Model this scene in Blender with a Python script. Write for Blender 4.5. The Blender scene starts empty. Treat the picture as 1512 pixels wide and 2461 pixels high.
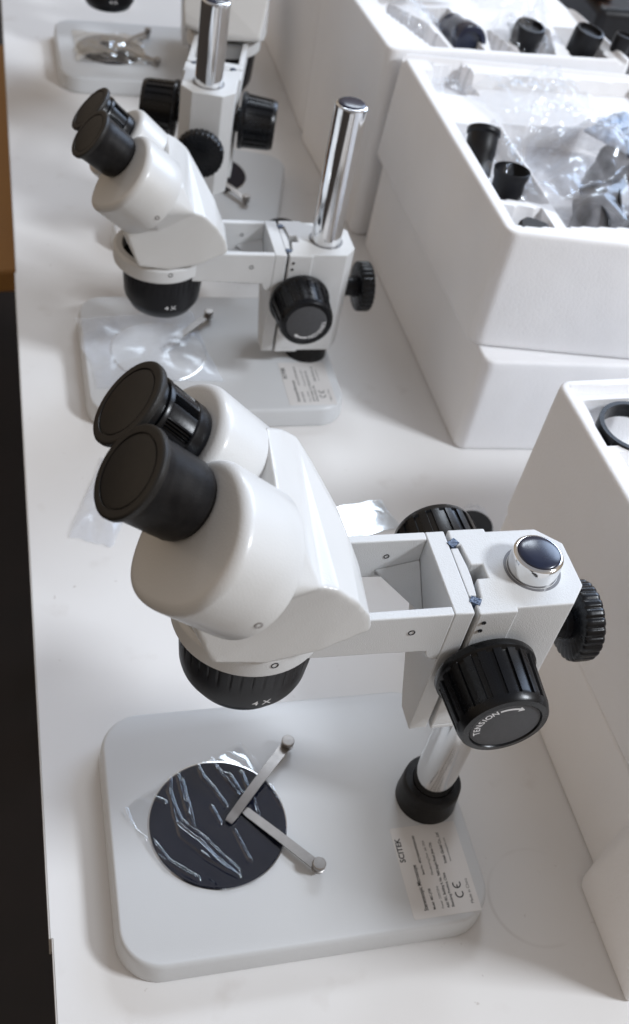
import bpy, bmesh, math, random
from mathutils import Vector, Matrix, Euler, noise
random.seed(7)
S = 0.001                      # everything below is written in millimetres
scene = bpy.context.scene
C = scene.collection
PI = math.pi

# ------------------------------------------------------------------ camera
cam_d = bpy.data.cameras.new('camera')
cam = bpy.data.objects.new('camera', cam_d); C.objects.link(cam)
cam.location = (-46.349*S, -251.287*S, 710.970*S)
cam.rotation_euler = (0.766879, -0.160401, -0.216585)
cam_d.sensor_fit = 'VERTICAL'
cam_d.sensor_height = 24.0
cam_d.sensor_width = 24.0*629/1024
cam_d.lens = 24.0*2587.6/2461
cam_d.clip_start = 0.02
cam_d.clip_end = 60
cam_d.dof.use_dof = True
cam_d.dof.focus_distance = 0.60
cam_d.dof.aperture_fstop = 7.0
scene.camera = cam

# ------------------------------------------------------------------ view
scene.view_settings.view_transform = 'Standard'
scene.view_settings.look = 'None'
scene.view_settings.exposure = 0.05
scene.view_settings.gamma = 1.0
scene.view_settings.use_curve_mapping = False

# ------------------------------------------------------------------ world: a dim warm hall with one bright window wall
w = bpy.data.worlds.new('World'); scene.world = w; w.use_nodes = True
nt = w.node_tree; nt.nodes.clear()
def N(t, **k):
    n = nt.nodes.new(t)
    for a, b in k.items(): setattr(n, a, b)
    return n
def L(a, b): nt.links.new(a, b)
wo = N('ShaderNodeOutputWorld'); bg = N('ShaderNodeBackground'); L(bg.outputs[0], wo.inputs[0])
tc = N('ShaderNodeTexCoord'); sep = N('ShaderNodeSeparateXYZ'); L(tc.outputs['Generated'], sep.inputs[0])
ramp = N('ShaderNodeValToRGB')
mr = N('ShaderNodeMapRange'); mr.inputs['From Min'].default_value = -1; mr.inputs['From Max'].default_value = 1
L(sep.outputs['Z'], mr.inputs['Value']); L(mr.outputs[0], ramp.inputs[0])
el = ramp.color_ramp.elements
el[0].position = 0.30; el[0].color = (0.05, 0.04, 0.035, 1)
el[1].position = 1.0; el[1].color = (0.36, 0.37, 0.41, 1)
e_ = el.new(0.52); e_.color = (0.31, 0.247, 0.187, 1)
e_ = el.new(0.75); e_.color = (0.60, 0.51, 0.42, 1)
def patch(dirv, lo, hi, col, prev):
    d = Vector(dirv).normalized()
    dp = N('ShaderNodeVectorMath', operation='DOT_PRODUCT'); L(tc.outputs['Generated'], dp.inputs[0]); dp.inputs[1].default_value = d
    m = N('ShaderNodeMapRange', interpolation_type='SMOOTHSTEP'); m.inputs['From Min'].default_value = lo; m.inputs['From Max'].default_value = hi
    L(dp.outputs['Value'], m.inputs['Value'])
    mx = N('ShaderNodeMix', data_type='RGBA', blend_type='ADD'); L(m.outputs[0], mx.inputs['Factor'])
    L(prev, mx.inputs['A']); mx.inputs['B'].default_value = (*col, 1); return mx.outputs['Result']
c_ = ramp.outputs['Color']
c_ = patch((0.70, 0.50, 0.42), 0.945, 0.980, (5.5, 7.0, 9.5), c_)
c_ = patch((-0.9, 0.35, 0.25), 0.90, 0.98, (0.45, 0.36, 0.27), c_)
L(c_, bg.inputs['Color']); bg.inputs['Strength'].default_value = 0.77

# ------------------------------------------------------------------ lamps
def area(name, direction, dist, sx, sy, power, col, target=(150, 120, 0)):
    d = Vector(direction).normalized(); t = Vector(target)*S
    a = bpy.data.lights.new(name, 'AREA'); a.shape = 'RECTANGLE'; a.size = sx; a.size_y = sy; a.energy = power; a.color = col
    o = bpy.data.objects.new(name, a); C.objects.link(o)
    o.location = t + d*dist; o.rotation_euler = (-d).to_track_quat('-Z', 'Y').to_euler()
    return o
area('window_light', (0.66, -0.28, 0.72), 3.0, 0.45, 0.45, 66, (0.87, 0.925, 1.0))
area('ceiling_light', (0.28, 0.70, 0.66), 2.8, 0.9, 0.45, 19, (0.80, 0.89, 1.0))

# ================================================================== helpers
def mat(name, base, rough=0.5, metal=0.0, spec=0.5, coat=0.0, coat_r=0.1, bump=0.0, bscale=400.0, var=0.0, vscale=30.0, aniso=0.0, vcol=None, rvar=0.0, detail=3.0):
    m = bpy.data.materials.new(name); m.use_nodes = True
    t = m.node_tree; p = t.nodes['Principled BSDF']
    p.inputs['Base Color'].default_value = (*base, 1); p.inputs['Roughness'].default_value = rough
    p.inputs['Metallic'].default_value = metal; p.inputs['Specular IOR Level'].default_value = spec
    p.inputs['Coat Weight'].default_value = coat; p.inputs['Coat Roughness'].default_value = coat_r
    p.inputs['Anisotropic'].default_value = aniso
    tcn = t.nodes.new('ShaderNodeTexCoord')
    if bump:
        n = t.nodes.new('ShaderNodeTexNoise'); n.inputs['Scale'].default_value = bscale; n.inputs['Detail'].default_value = detail
        b = t.nodes.new('ShaderNodeBump'); b.inputs['Strength'].default_value = bump; b.inputs['Distance'].default_value = 0.0006
        t.links.new(tcn.outputs['Object'], n.inputs['Vector']); t.links.new(n.outputs['Fac'], b.inputs['Height']); t.links.new(b.outputs[0], p.inputs['Normal'])
    if var:
        n = t.nodes.new('ShaderNodeTexNoise'); n.inputs['Scale'].default_value = vscale; n.inputs['Detail'].default_value = 5
        t.links.new(tcn.outputs['Object'], n.inputs['Vector'])
        mx = t.nodes.new('ShaderNodeMix'); mx.data_type = 'RGBA'
        mr = t.nodes.new('ShaderNodeMapRange'); mr.inputs['From Min'].default_value = 0.35; mr.inputs['From Max'].default_value = 0.7
        t.links.new(n.outputs['Fac'], mr.inputs['Value']); t.links.new(mr.outputs[0], mx.inputs['Factor'])
        mx.inputs['A'].default_value = (*base, 1)
        mx.inputs['B'].default_value = (*(vcol or tuple(c*(1-var) for c in base)), 1)
        t.links.new(mx.outputs['Result'], p.inputs['Base Color'])
        if rvar:
            r = t.nodes.new('ShaderNodeMapRange'); r.inputs['To Min'].default_value = rough; r.inputs['To Max'].default_value = rough+rvar
            t.links.new(n.outputs['Fac'], r.inputs['Value']); t.links.new(r.outputs[0], p.inputs['Roughness'])
    return m

M = {}
M['enamel'] = mat('white_enamel', (0.62, 0.615, 0.60), 0.38, coat=0.35, coat_r=0.14, bump=0.17, bscale=1100, detail=1, var=0.03, vscale=25, rvar=0.06)
M['powder'] = mat('powder_coat', (0.63, 0.635, 0.635), 0.42, bump=0.35, bscale=1600, detail=1, var=0.03, vscale=40, rvar=0.05)
M['base'] = mat('grey_base_paint', (0.60, 0.615, 0.63), 0.36, coat=0.15, coat_r=0.25, bump=0.15, bscale=1800, detail=1, var=0.03, vscale=12, rvar=0.06)
M['black'] = mat('black_plastic', (0.004, 0.0045, 0.006), 0.22, spec=0.32, bump=0.06, bscale=900, var=0.3, vscale=90, rvar=0.12)
M['black_matte'] = mat('black_matte_plastic', (0.008, 0.008, 0.010), 0.38, spec=0.3, bump=0.12, bscale=1500, var=0.3, vscale=120, rvar=0.1)
M['rubber'] = mat('black_rubber', (0.006, 0.0057, 0.0062), 0.40, spec=0.22, bump=0.15, bscale=1400, var=0.3, vscale=150, vcol=(0.014, 0.013, 0.013))
M['cap'] = mat('cap_plastic', (0.014, 0.0125, 0.011), 0.42, spec=0.42, bump=0.25, bscale=2500, detail=1, var=0.2, vscale=200)  # brown tone in the base colour stands in for a warm reflection
M['barrel'] = mat('barrel_black', (0.006, 0.006, 0.008), 0.36, spec=0.22, bump=0.1, bscale=1300, var=0.2, vscale=100)
M['chrome'] = mat('chrome', (0.80, 0.80, 0.80), 0.07, metal=1.0, var=0.05, vscale=60, rvar=0.05)
M['steel'] = mat('brushed_steel', (0.36, 0.34, 0.325), 0.36, metal=1.0, bump=0.1, bscale=800, var=0.12, vscale=150, rvar=0.1)
M['knobface'] = mat('knob_face', (0.060, 0.061, 0.066), 0.55, bump=0.5, bscale=3000, detail=1, var=0.15, vscale=300)
M['white_ink'] = mat('white_ink', (0.75, 0.75, 0.76), 0.5, var=0.1, vscale=600)
M['black_ink'] = mat('black_ink', (0.02, 0.02, 0.022), 0.6, var=0.1, vscale=600)
M['label'] = mat('label_paper', (0.68, 0.665, 0.655), 0.45, bump=0.1, bscale=300, var=0.03, vscale=60)
M['disc'] = mat('black_disc', (0.0015, 0.0035, 0.016), 0.09, spec=0.12, bump=0.03, bscale=200, var=0.2, vscale=50)  # disc is black; the navy cast is a bluish reflection put into the colour
M['dark_hole'] = mat('dark_hole', (0.01, 0.01, 0.012), 0.5, var=0.2, vscale=500)
M['grease'] = mat('dark_metal', (0.02, 0.035, 0.07), 0.25, metal=0.3, bump=0.8, bscale=600, var=0.5, vscale=900, vcol=(0.09, 0.12, 0.18))
M['floor'] = mat('dark_floor', (0.022, 0.017, 0.014), 0.75, var=0.5, vscale=6, vcol=(0.032, 0.022, 0.018))
M['wood'] = mat('brown_wood', (0.46, 0.23, 0.065), 0.5, bump=0.2, bscale=30, var=0.5, vscale=5, vcol=(0.42, 0.21, 0.07))
M['white_plate'] = mat('white_stage_plate', (0.60, 0.61, 0.62), 0.3, var=0.03, vscale=30)
M['edge'] = mat('table_edge_strip', (0.62, 0.60, 0.58), 0.5, var=0.08, vscale=20)
M['navy'] = mat('navy_black_plastic', (0.012, 0.018, 0.045), 0.22, spec=0.6, var=0.3, vscale=60)
M['grey'] = mat('grey_plastic', (0.16, 0.16, 0.17), 0.4, var=0.1, vscale=60)
M['orange'] = mat('orange_plastic', (0.65, 0.24, 0.03), 0.4, var=0.1, vscale=60)
M['red_ink'] = mat('red_bag_zip', (0.75, 0.28, 0.25), 0.5, var=0.1, vscale=60)
M['blue_tissue'] = mat('blue_tissue', (0.40, 0.52, 0.72), 0.45, bump=0.5, bscale=120, var=0.3, vscale=90, vcol=(0.62, 0.68, 0.78))

# expanded polystyrene: bead cells in colour and bump
def foam_mat():
    m = bpy.data.materials.new('styrofoam'); m.use_nodes = True
    t = m.node_tree; p = t.nodes['Principled BSDF']; p.inputs['Roughness'].default_value = 0.8
    p.inputs['Specular IOR Level'].default_value = 0.3
    tcn = t.nodes.new('ShaderNodeTexCoord'); v = t.nodes.new('ShaderNodeTexVoronoi'); v.inputs['Scale'].default_value = 230
    v.feature = 'DISTANCE_TO_EDGE'
    n = t.nodes.new('ShaderNodeTexNoise'); n.inputs['Scale'].default_value = 14; n.inputs['Detail'].default_value = 6
    t.links.new(tcn.outputs['Object'], v.inputs['Vector']); t.links.new(tcn.outputs['Object'], n.inputs['Vector'])
    mr = t.nodes.new('ShaderNodeMapRange'); mr.inputs['From Max'].default_value = 0.12; t.links.new(v.outputs['Distance'], mr.inputs['Value'])
    b = t.nodes.new('ShaderNodeBump'); b.inputs['Strength'].default_value = 0.13; b.inputs['Distance'].default_value = 0.0006
    n5 = t.nodes.new('ShaderNodeTexNoise'); n5.inputs['Scale'].default_value = 11; n5.inputs['Detail'].default_value = 2; t.links.new(tcn.outputs['Object'], n5.inputs['Vector'])
    b5 = t.nodes.new('ShaderNodeBump'); b5.inputs['Strength'].default_value = 0.5; b5.inputs['Distance'].default_value = 0.006; t.links.new(n5.outputs['Fac'], b5.inputs['Height']); t.links.new(b5.outputs[0], b.inputs['Normal'])
    t.links.new(mr.outputs[0], b.inputs['Height']); t.links.new(b.outputs[0], p.inputs['Normal'])
    mx = t.nodes.new('ShaderNodeMix'); mx.data_type = 'RGBA'; mx.inputs['A'].default_value = (0.80, 0.80, 0.815, 1); mx.inputs['B'].default_value = (0.87, 0.865, 0.87, 1)
    t.links.new(n.outputs['Fac'], mx.inputs['Factor']); t.links.new(mx.outputs['Result'], p.inputs['Base Color'])
    return m
M['foam'] = foam_mat()

# white laminate with faint scuffs, dark specks and one faint ring stain
def table_mat():
    m = bpy.data.materials.new('white_laminate'); m.use_nodes = True
    t = m.node_tree; p = t.nodes['Principled BSDF']; nd = t.nodes.new; lk = t.links.new
    tcn = nd('ShaderNodeNewGeometry')
    n1 = nd('ShaderNodeTexNoise'); n1.inputs['Scale'].default_value = 7; n1.inputs['Detail'].default_value = 8
    n2 = nd('ShaderNodeTexNoise'); n2.inputs['Scale'].default_value = 95; n2.inputs['Detail'].default_value = 3
    n3 = nd('ShaderNodeTexNoise'); n3.inputs['Scale'].default_value = 22; n3.inputs['Detail'].default_value = 7
    for n in (n1, n2, n3): lk(tcn.outputs['Position'], n.inputs['Vector'])
    r1 = nd('ShaderNodeMapRange'); r1.inputs['From Min'].default_value = 0.3; r1.inputs['From Max'].default_value = 0.75; lk(n1.outputs['Fac'], r1.inputs['Value'])
    mx = nd('ShaderNodeMix'); mx.data_type = 'RGBA'; mx.inputs['A'].default_value = (0.745, 0.735, 0.725, 1); mx.inputs['B'].default_value = (0.71, 0.695, 0.68, 1); lk(r1.outputs[0], mx.inputs['Factor'])
    r2 = nd('ShaderNodeMapRange'); r2.inputs['From Min'].default_value = 0.712; r2.inputs['From Max'].default_value = 0.76; lk(n2.outputs['Fac'], r2.inputs['Value'])
    m2 = nd('ShaderNodeMix'); m2.data_type = 'RGBA'; lk(mx.outputs['Result'], m2.inputs['A']); m2.inputs['B'].default_value = (0.56, 0.53, 0.51, 1); lk(r2.outputs[0], m2.inputs['Factor'])
    r3 = nd('ShaderNodeMapRange'); r3.inputs['From Min'].default_value = 0.63; r3.inputs['From Max'].default_value = 0.74; r3.inputs['To Max'].default_value = 0.45; lk(n3.outputs['Fac'], r3.inputs['Value'])
    m3 = nd('ShaderNodeMix'); m3.data_type = 'RGBA'; lk(m2.outputs['Result'], m3.inputs['A']); m3.inputs['B'].default_value = (0.60, 0.57, 0.545, 1); lk(r3.outputs[0], m3.inputs['Factor'])
    # ring stain left by a cup
    sub = nd('ShaderNodeVectorMath'); sub.operation = 'SUBTRACT'; lk(tcn.outputs['Position'], sub.inputs[0]); sub.inputs[1].default_value = (RING[0]*S, RING[1]*S, 0)
    le = nd('ShaderNodeVectorMath'); le.operation = 'LENGTH'; lk(sub.outputs[0], le.inputs[0])
    a = nd('ShaderNodeMath'); a.operation = 'SUBTRACT'; lk(le.outputs['Value'], a.inputs[0]); a.inputs[1].default_value = 0.036
    ab = nd('ShaderNodeMath'); ab.operation = 'ABSOLUTE'; lk(a.outputs[0], ab.inputs[0])
    r4 = nd('ShaderNodeMapRange'); r4.inputs['From Min'].default_value = 0.0018; r4.inputs['From Max'].default_value = 0.0004; lk(ab.outputs[0], r4.inputs['Value'])
    rb = nd('ShaderNodeMapRange'); rb.inputs['From Min'].default_value = 0.45; rb.inputs['From Max'].default_value = 0.62; lk(n1.outputs['Fac'], rb.inputs['Value'])
    mu = nd('ShaderNodeMath'); mu.operation = 'MULTIPLY'; lk(r4.outputs[0], mu.inputs[0]); lk(rb.outputs[0], mu.inputs[1])
    mu2 = nd('ShaderNodeMath'); mu2.operation = 'MULTIPLY'; lk(mu.outputs[0], mu2.inputs[0]); mu2.inputs[1].default_value = 0.5
    m4 = nd('ShaderNodeMix'); m4.data_type = 'RGBA'; lk(m3.outputs['Result'], m4.inputs['A']); m4.inputs['B'].default_value = (0.50, 0.47, 0.45, 1); lk(mu2.outputs[0], m4.inputs['Factor'])
    lk(m4.outputs['Result'], p.inputs['Base Color'])
    rr = nd('ShaderNodeMapRange'); rr.inputs['To Min'].default_value = 0.34; rr.inputs['To Max'].default_value = 0.46; lk(n1.outputs['Fac'], rr.inputs['Value']); lk(rr.outputs[0], p.inputs['Roughness'])
    p.inputs['Specular IOR Level'].default_value = 0.4
    return m
RING = (296, 18)
M['table'] = table_mat()

def film_mat(name, haze=0.08, hazecol=(0.8, 0.85, 0.95), rough=0.07, gl=1.0, cap=0.12):
    m = bpy.data.materials.new(name); m.use_nodes = True
    t = m.node_tree; t.nodes.clear(); nd = t.nodes.new; lk = t.links.new
    o = nd('ShaderNodeOutputMaterial'); tr = nd('ShaderNodeBsdfTransparent'); gs = nd('ShaderNodeBsdfGlossy'); df = nd('ShaderNodeBsdfDiffuse')
    gs.inputs['Roughness'].default_value = rough; gs.inputs['Color'].default_value = (0.90, 0.95, 1, 1); df.inputs['Color'].default_value = (*hazecol, 1)
    fr = nd('ShaderNodeFresnel'); fr.inputs['IOR'].default_value = 1.55
    mu = nd('ShaderNodeMath'); mu.operation = 'MULTIPLY'; mu.use_clamp = True; lk(fr.outputs[0], mu.inputs[0]); mu.inputs[1].default_value = 2.0*gl
    n = nd('ShaderNodeTexNoise'); n.inputs['Scale'].default_value = 60; n.inputs['Detail'].default_value = 4; tcn = nd('ShaderNodeTexCoord'); lk(tcn.outputs['Object'], n.inputs['Vector'])
    hz = nd('ShaderNodeMapRange'); hz.inputs['From Min'].default_value = 0.3; hz.inputs['From Max'].default_value = 0.75; hz.inputs['To Min'].default_value = haze*0.4; hz.inputs['To Max'].default_value = haze*1.6; lk(n.outputs['Fac'], hz.inputs['Value'])
    m1 = nd('ShaderNodeMixShader'); lk(hz.outputs[0], m1.inputs[0]); lk(tr.outputs[0], m1.inputs[1]); lk(df.outputs[0], m1.inputs[2])
    m2 = nd('ShaderNodeMixShader'); mn = nd('ShaderNodeMath'); mn.operation = 'MINIMUM'; lk(mu.outputs[0], mn.inputs[0]); mn.inputs[1].default_value = cap; lk(mn.outputs[0], m2.inputs[0]); lk(m1.outputs[0], m2.inputs[1]); lk(gs.outputs[0], m2.inputs[2])
    lk(m2.outputs[0], o.inputs[0]); return m
M['film'] = film_mat('clear_film', 0.006, gl=0.85, rough=0.055, cap=0.40)
M['bag'] = film_mat('clear_bag', 0.05, gl=0.6, rough=0.12, cap=0.085)
M['pouch'] = film_mat('shiny_pouch', 0.10, (0.85, 0.84, 0.80), gl=2.5, rough=0.10, cap=0.35)
M['softbag'] = film_mat('soft_clear_bag', 0.14, (0.82, 0.86, 0.95), 0.25, gl=0.5, cap=0.07)
M['greybag'] = film_mat('grey_bag', 0.24, (0.62, 0.63, 0.68), 0.20, gl=0.6, cap=0.08)

def new_obj(name, bm, m, parent=None, loc=(0, 0, 0), smooth=35, bevel=0, seg=2):
    me = bpy.data.meshes.new(name)
    bmesh.ops.recalc_face_normals(bm, faces=bm.faces)
    for v in bm.verts: v.co *= S
    bm.to_mesh(me); bm.free()
    o = bpy.data.objects.new(name, me); C.objects.link(o)
    o.location = Vector(loc)*S
    if m: me.materials.append(m)
    if parent is not None: o.parent = parent
    if smooth:
        me.shade_smooth(); me.set_sharp_from_angle(angle=math.radians(smooth))
    if bevel:
        b = o.modifiers.new('bevel', 'BEVEL'); b.width = bevel*S; b.segments = seg; b.limit_method = 'ANGLE'; b.angle_limit = math.radians(40); b.harden_normals = False
    return o
def tag(o, label=None, cat=None, group=None, kind=None):
    if label: o['label'] = label
    if cat: o['category'] = cat
    if group: o['group'] = group
    if kind: o['kind'] = kind
    return o
def empty(name, loc, rz=0):
    o = bpy.data.objects.new(name, None); C.objects.link(o); o.location = Vector(loc)*S; o.rotation_euler.z = rz; o.empty_display_size = 0.02
    return o
def prism(bm, pts, z0, z1, mx=None):
    """polygon in xy extruded along z"""
    a = [bm.verts.new((p[0], p[1], z0)) for p in pts]; b = [bm.verts.new((p[0], p[1], z1)) for p in pts]
    n = len(pts); bm.faces.new(a[::-1]); bm.faces.new(b)
    for i in range(n): bm.faces.new((a[i], a[(i+1) % n], b[(i+1) % n], b[i]))
    if mx is not None: bmesh.ops.transform(bm, matrix=mx, verts=a+b)
    return a+b
def box(bm, x0, x1, y0, y1, z0, z1, mx=None): return prism(bm, [(x0, y0), (x1, y0), (x1, y1), (x0, y1)], z0, z1, mx)
def extr_y(bm, pts, y0, y1):
    """polygon given in (x,z), extruded along y"""
    return prism(bm, pts, -y1, -y0, Matrix(((1, 0, 0, 0), (0, 0, -1, 0), (0, 1, 0, 0), (0, 0, 0, 1))))
def rings(bm, rs, cap0=True, cap1=True, mx=None):
    vs = [[bm.verts.new(p) for p in r] for r in rs]; n = len(rs[0])
    for a, b in zip(vs, vs[1:]):
        for i in range(n): bm.faces.new((a[i], a[(i+1) % n], b[(i+1) % n], b[i]))
    if cap0: bm.faces.new(vs[0][::-1])
    if cap1: bm.faces.new(vs[-1])
    allv = [v for r in vs for v in r]
    if mx is not None: bmesh.ops.transform(bm, matrix=mx, verts=allv)
    return allv
def lathe(bm, prof, seg=64, mx=None, cap0=True, cap1=True, rf=None):
    """prof = [(r, z)], axis z; rf(angle, i) scales the radius"""
    rs = []
    for i, (r, z) in enumerate(prof):
        rs.append([((r*(rf(2*PI*k/seg, i) if rf else 1))*math.cos(2*PI*k/seg), (r*(rf(2*PI*k/seg, i) if rf else 1))*math.sin(2*PI*k/seg), z) for k in range(seg)])
    return rings(bm, rs, cap0, cap1, mx)
def axis_mx(origin, n, xdir=None):
    n = Vector(n).normalized()
    x = Vector(xdir) if xdir is not None else (Vector((0, 0, 1)).cross(n) if abs(n.z) < 0.95 else Vector((1, 0, 0)))
    x = (x - n*x.dot(n)).normalized(); y = n.cross(x)
    m = Matrix((x, y, n)).transposed().to_4x4(); m.translation = Vector(origin); return m
def ribs(n, amp, w=0.5):
    def f(a, i): return 1 - (amp if ((a*n/(2*PI)) % 1) > w else 0)
    return f
def text_mesh(name, lines, m, parent, mx, font_thick=0.0):
    """lines = [(text, x, y, size, bold, xscale)], one mesh, in the plane z=0 of mx"""
    bm = bmesh.new()
    for (s, x, y, size, bold, xs) in lines:
        cu = bpy.data.curves.new('t', 'FONT'); cu.body = s; cu.size = size; cu.offset = size*(0.025 if bold else 0.0); cu.resolution_u = 3
        to = bpy.data.objects.new('t', cu); C.objects.link(to)
        dg = bpy.context.evaluated_depsgraph_get(); me = bpy.data.meshes.new_from_object(to.evaluated_get(dg))
        b2 = bmesh.new(); b2.from_mesh(me)
        bmesh.ops.transform(b2, matrix=Matrix.Translation((x, y, 0)) @ Matrix.Diagonal((xs, 1, 1, 1)), verts=b2.verts)
        t = bpy.data.meshes.new('t2'); b2.to_mesh(t); b2.free(); bm.from_mesh(t)
        bpy.data.objects.remove(to); bpy.data.curves.remove(cu); bpy.data.meshes.remove(me); bpy.data.meshes.remove(t)
    bmesh.ops.transform(bm, matrix=mx, verts=bm.verts)
    me = bpy.data.meshes.new(name)
    for v in bm.verts: v.co *= S
    bm.to_mesh(me); bm.free(); me.materials.append(m)
    o = bpy.data.objects.new(name, me); C.objects.link(o); o.parent = parent
    return o
def rrect(x0, x1, y0, y1, r, n=10):
    pts = []
    for cx, cy, a0 in ((x1-r, y1-r, 0), (x0+r, y1-r, 90), (x0+r, y0+r, 180), (x1-r, y0+r, 270)):
        for k in range(n+1):
            a = math.radians(a0+90*k/n); pts.append((cx+r*math.cos(a), cy+r*math.sin(a)))
    return pts
def bake(o):
    dg = bpy.context.evaluated_depsgraph_get(); me = bpy.data.meshes.new_from_object(o.evaluated_get(dg)); o.modifiers.clear(); o.data = me
def screw(bm, origin, n, r=2.2, deep=0.8):
    mx = axis_mx(origin, n)
    lathe(bm, [(r, -1.5), (r, 0.15), (r*0.86, 0.35), (r*0.5, 0.35), (r*0.42, -0.7)], 24, mx)

# ================================================================== setting
def build_setting():
    bm = bmesh.new(); box(bm, -6000, 6000, -4000, 8000, -760, -750)
    tag(new_obj('floor', bm, M['floor'], smooth=0), kind='structure')
    # three table tops in a row, each its own laminate board
    g = 'white laminate table boards set end to end'
    for (y0, y1, xe, lab) in ((-760, 39.0, -41.2, 'nearest white laminate table top, below the front corner of the microscope base'),
                              (39.0, 778.95, -42.8, 'middle white laminate table top carrying the large sharp microscope'),
                              (779.05, 2600, -41.4, 'farthest white laminate table top, under the blurred microscopes at the back')):
        e = empty('table', (xe, (y0+y1)/2, -750)); tag(e, lab, 'table', g)
        hy = (y1-y0)/2
        bm = bmesh.new(); box(bm, 1.2, 1400, -hy, hy, 728, 750); t = new_obj('table_top', bm, M['table'], e, smooth=0)
        bm = bmesh.new(); box(bm, 0, 1.2, -hy, hy, 724, 749.6); new_obj('edge_strip', bm, M['edge'], e, smooth=0, bevel=0.3)
        for lx in (120, 1300):
            for ly in (-hy+60, hy-60):
                bm = bmesh.new(); box(bm, lx-15, lx+15, ly-15, ly+15, 0, 728); new_obj('leg', bm, M['grey'], e, smooth=0, bevel=1)
    # wooden bench on the floor beyond the left edge of the table
    e = empty('wooden_bench', (-330, 1600, -750), 0.12); tag(e, 'brown wooden bench on the floor beyond the left edge of the tables', 'bench')
    bm = bmesh.new(); box(bm, -260, 480, -400, 400, 400, 440); new_obj('seat', bm, M['wood'], e, bevel=4)
    for lx in (-220, 210):
        for ly in (100, 340):
            bm = bmesh.new(); box(bm, lx-25, lx+25, ly-25, ly+25, 0, 400); new_obj('leg', bm, M['wood'], e, bevel=3)
build_setting()

# ================================================================== microscope
OX, OY = 126.0, 95.0           # base centre in the drawing frame (origin = front left corner of the base)
YC = 97.0
NF = Vector((-0.77320363, -0.02932712, 0.63347933)); OF = Vector((-3.36, 73.39, 388.71))
NR = Vector((-0.7398833, 0.08567808, 0.66725705)); OR_ = Vector((0.23, 117.98, 388.33))
def frame(n):
    s = Vector((0, 0, 1)).cross(n).normalized()
    if s.y < 0: s = -s
    u = n.cross(s)
    if u.z < 0: u = -u
    return s, u
class Scope: pass
def P_(name, bm, m, parent, smooth=35, bevel=0, seg=2, origin=None):
    """part: geometry written in the drawing frame, shifted to the base-centred frame"""
    if origin is None:
        bmesh.ops.translate(bm, vec=(-OX, -OY, 0), verts=bm.verts)
        return new_obj(name, bm, m, parent, smooth=smooth, bevel=bevel, seg=seg)
    bmesh.ops.translate(bm, vec=-Vector(origin), verts=bm.verts)
    return new_obj(name, bm, m, parent, loc=Vector(origin)-Vector((OX, OY, 0)), smooth=smooth, bevel=bevel, seg=seg)

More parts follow.
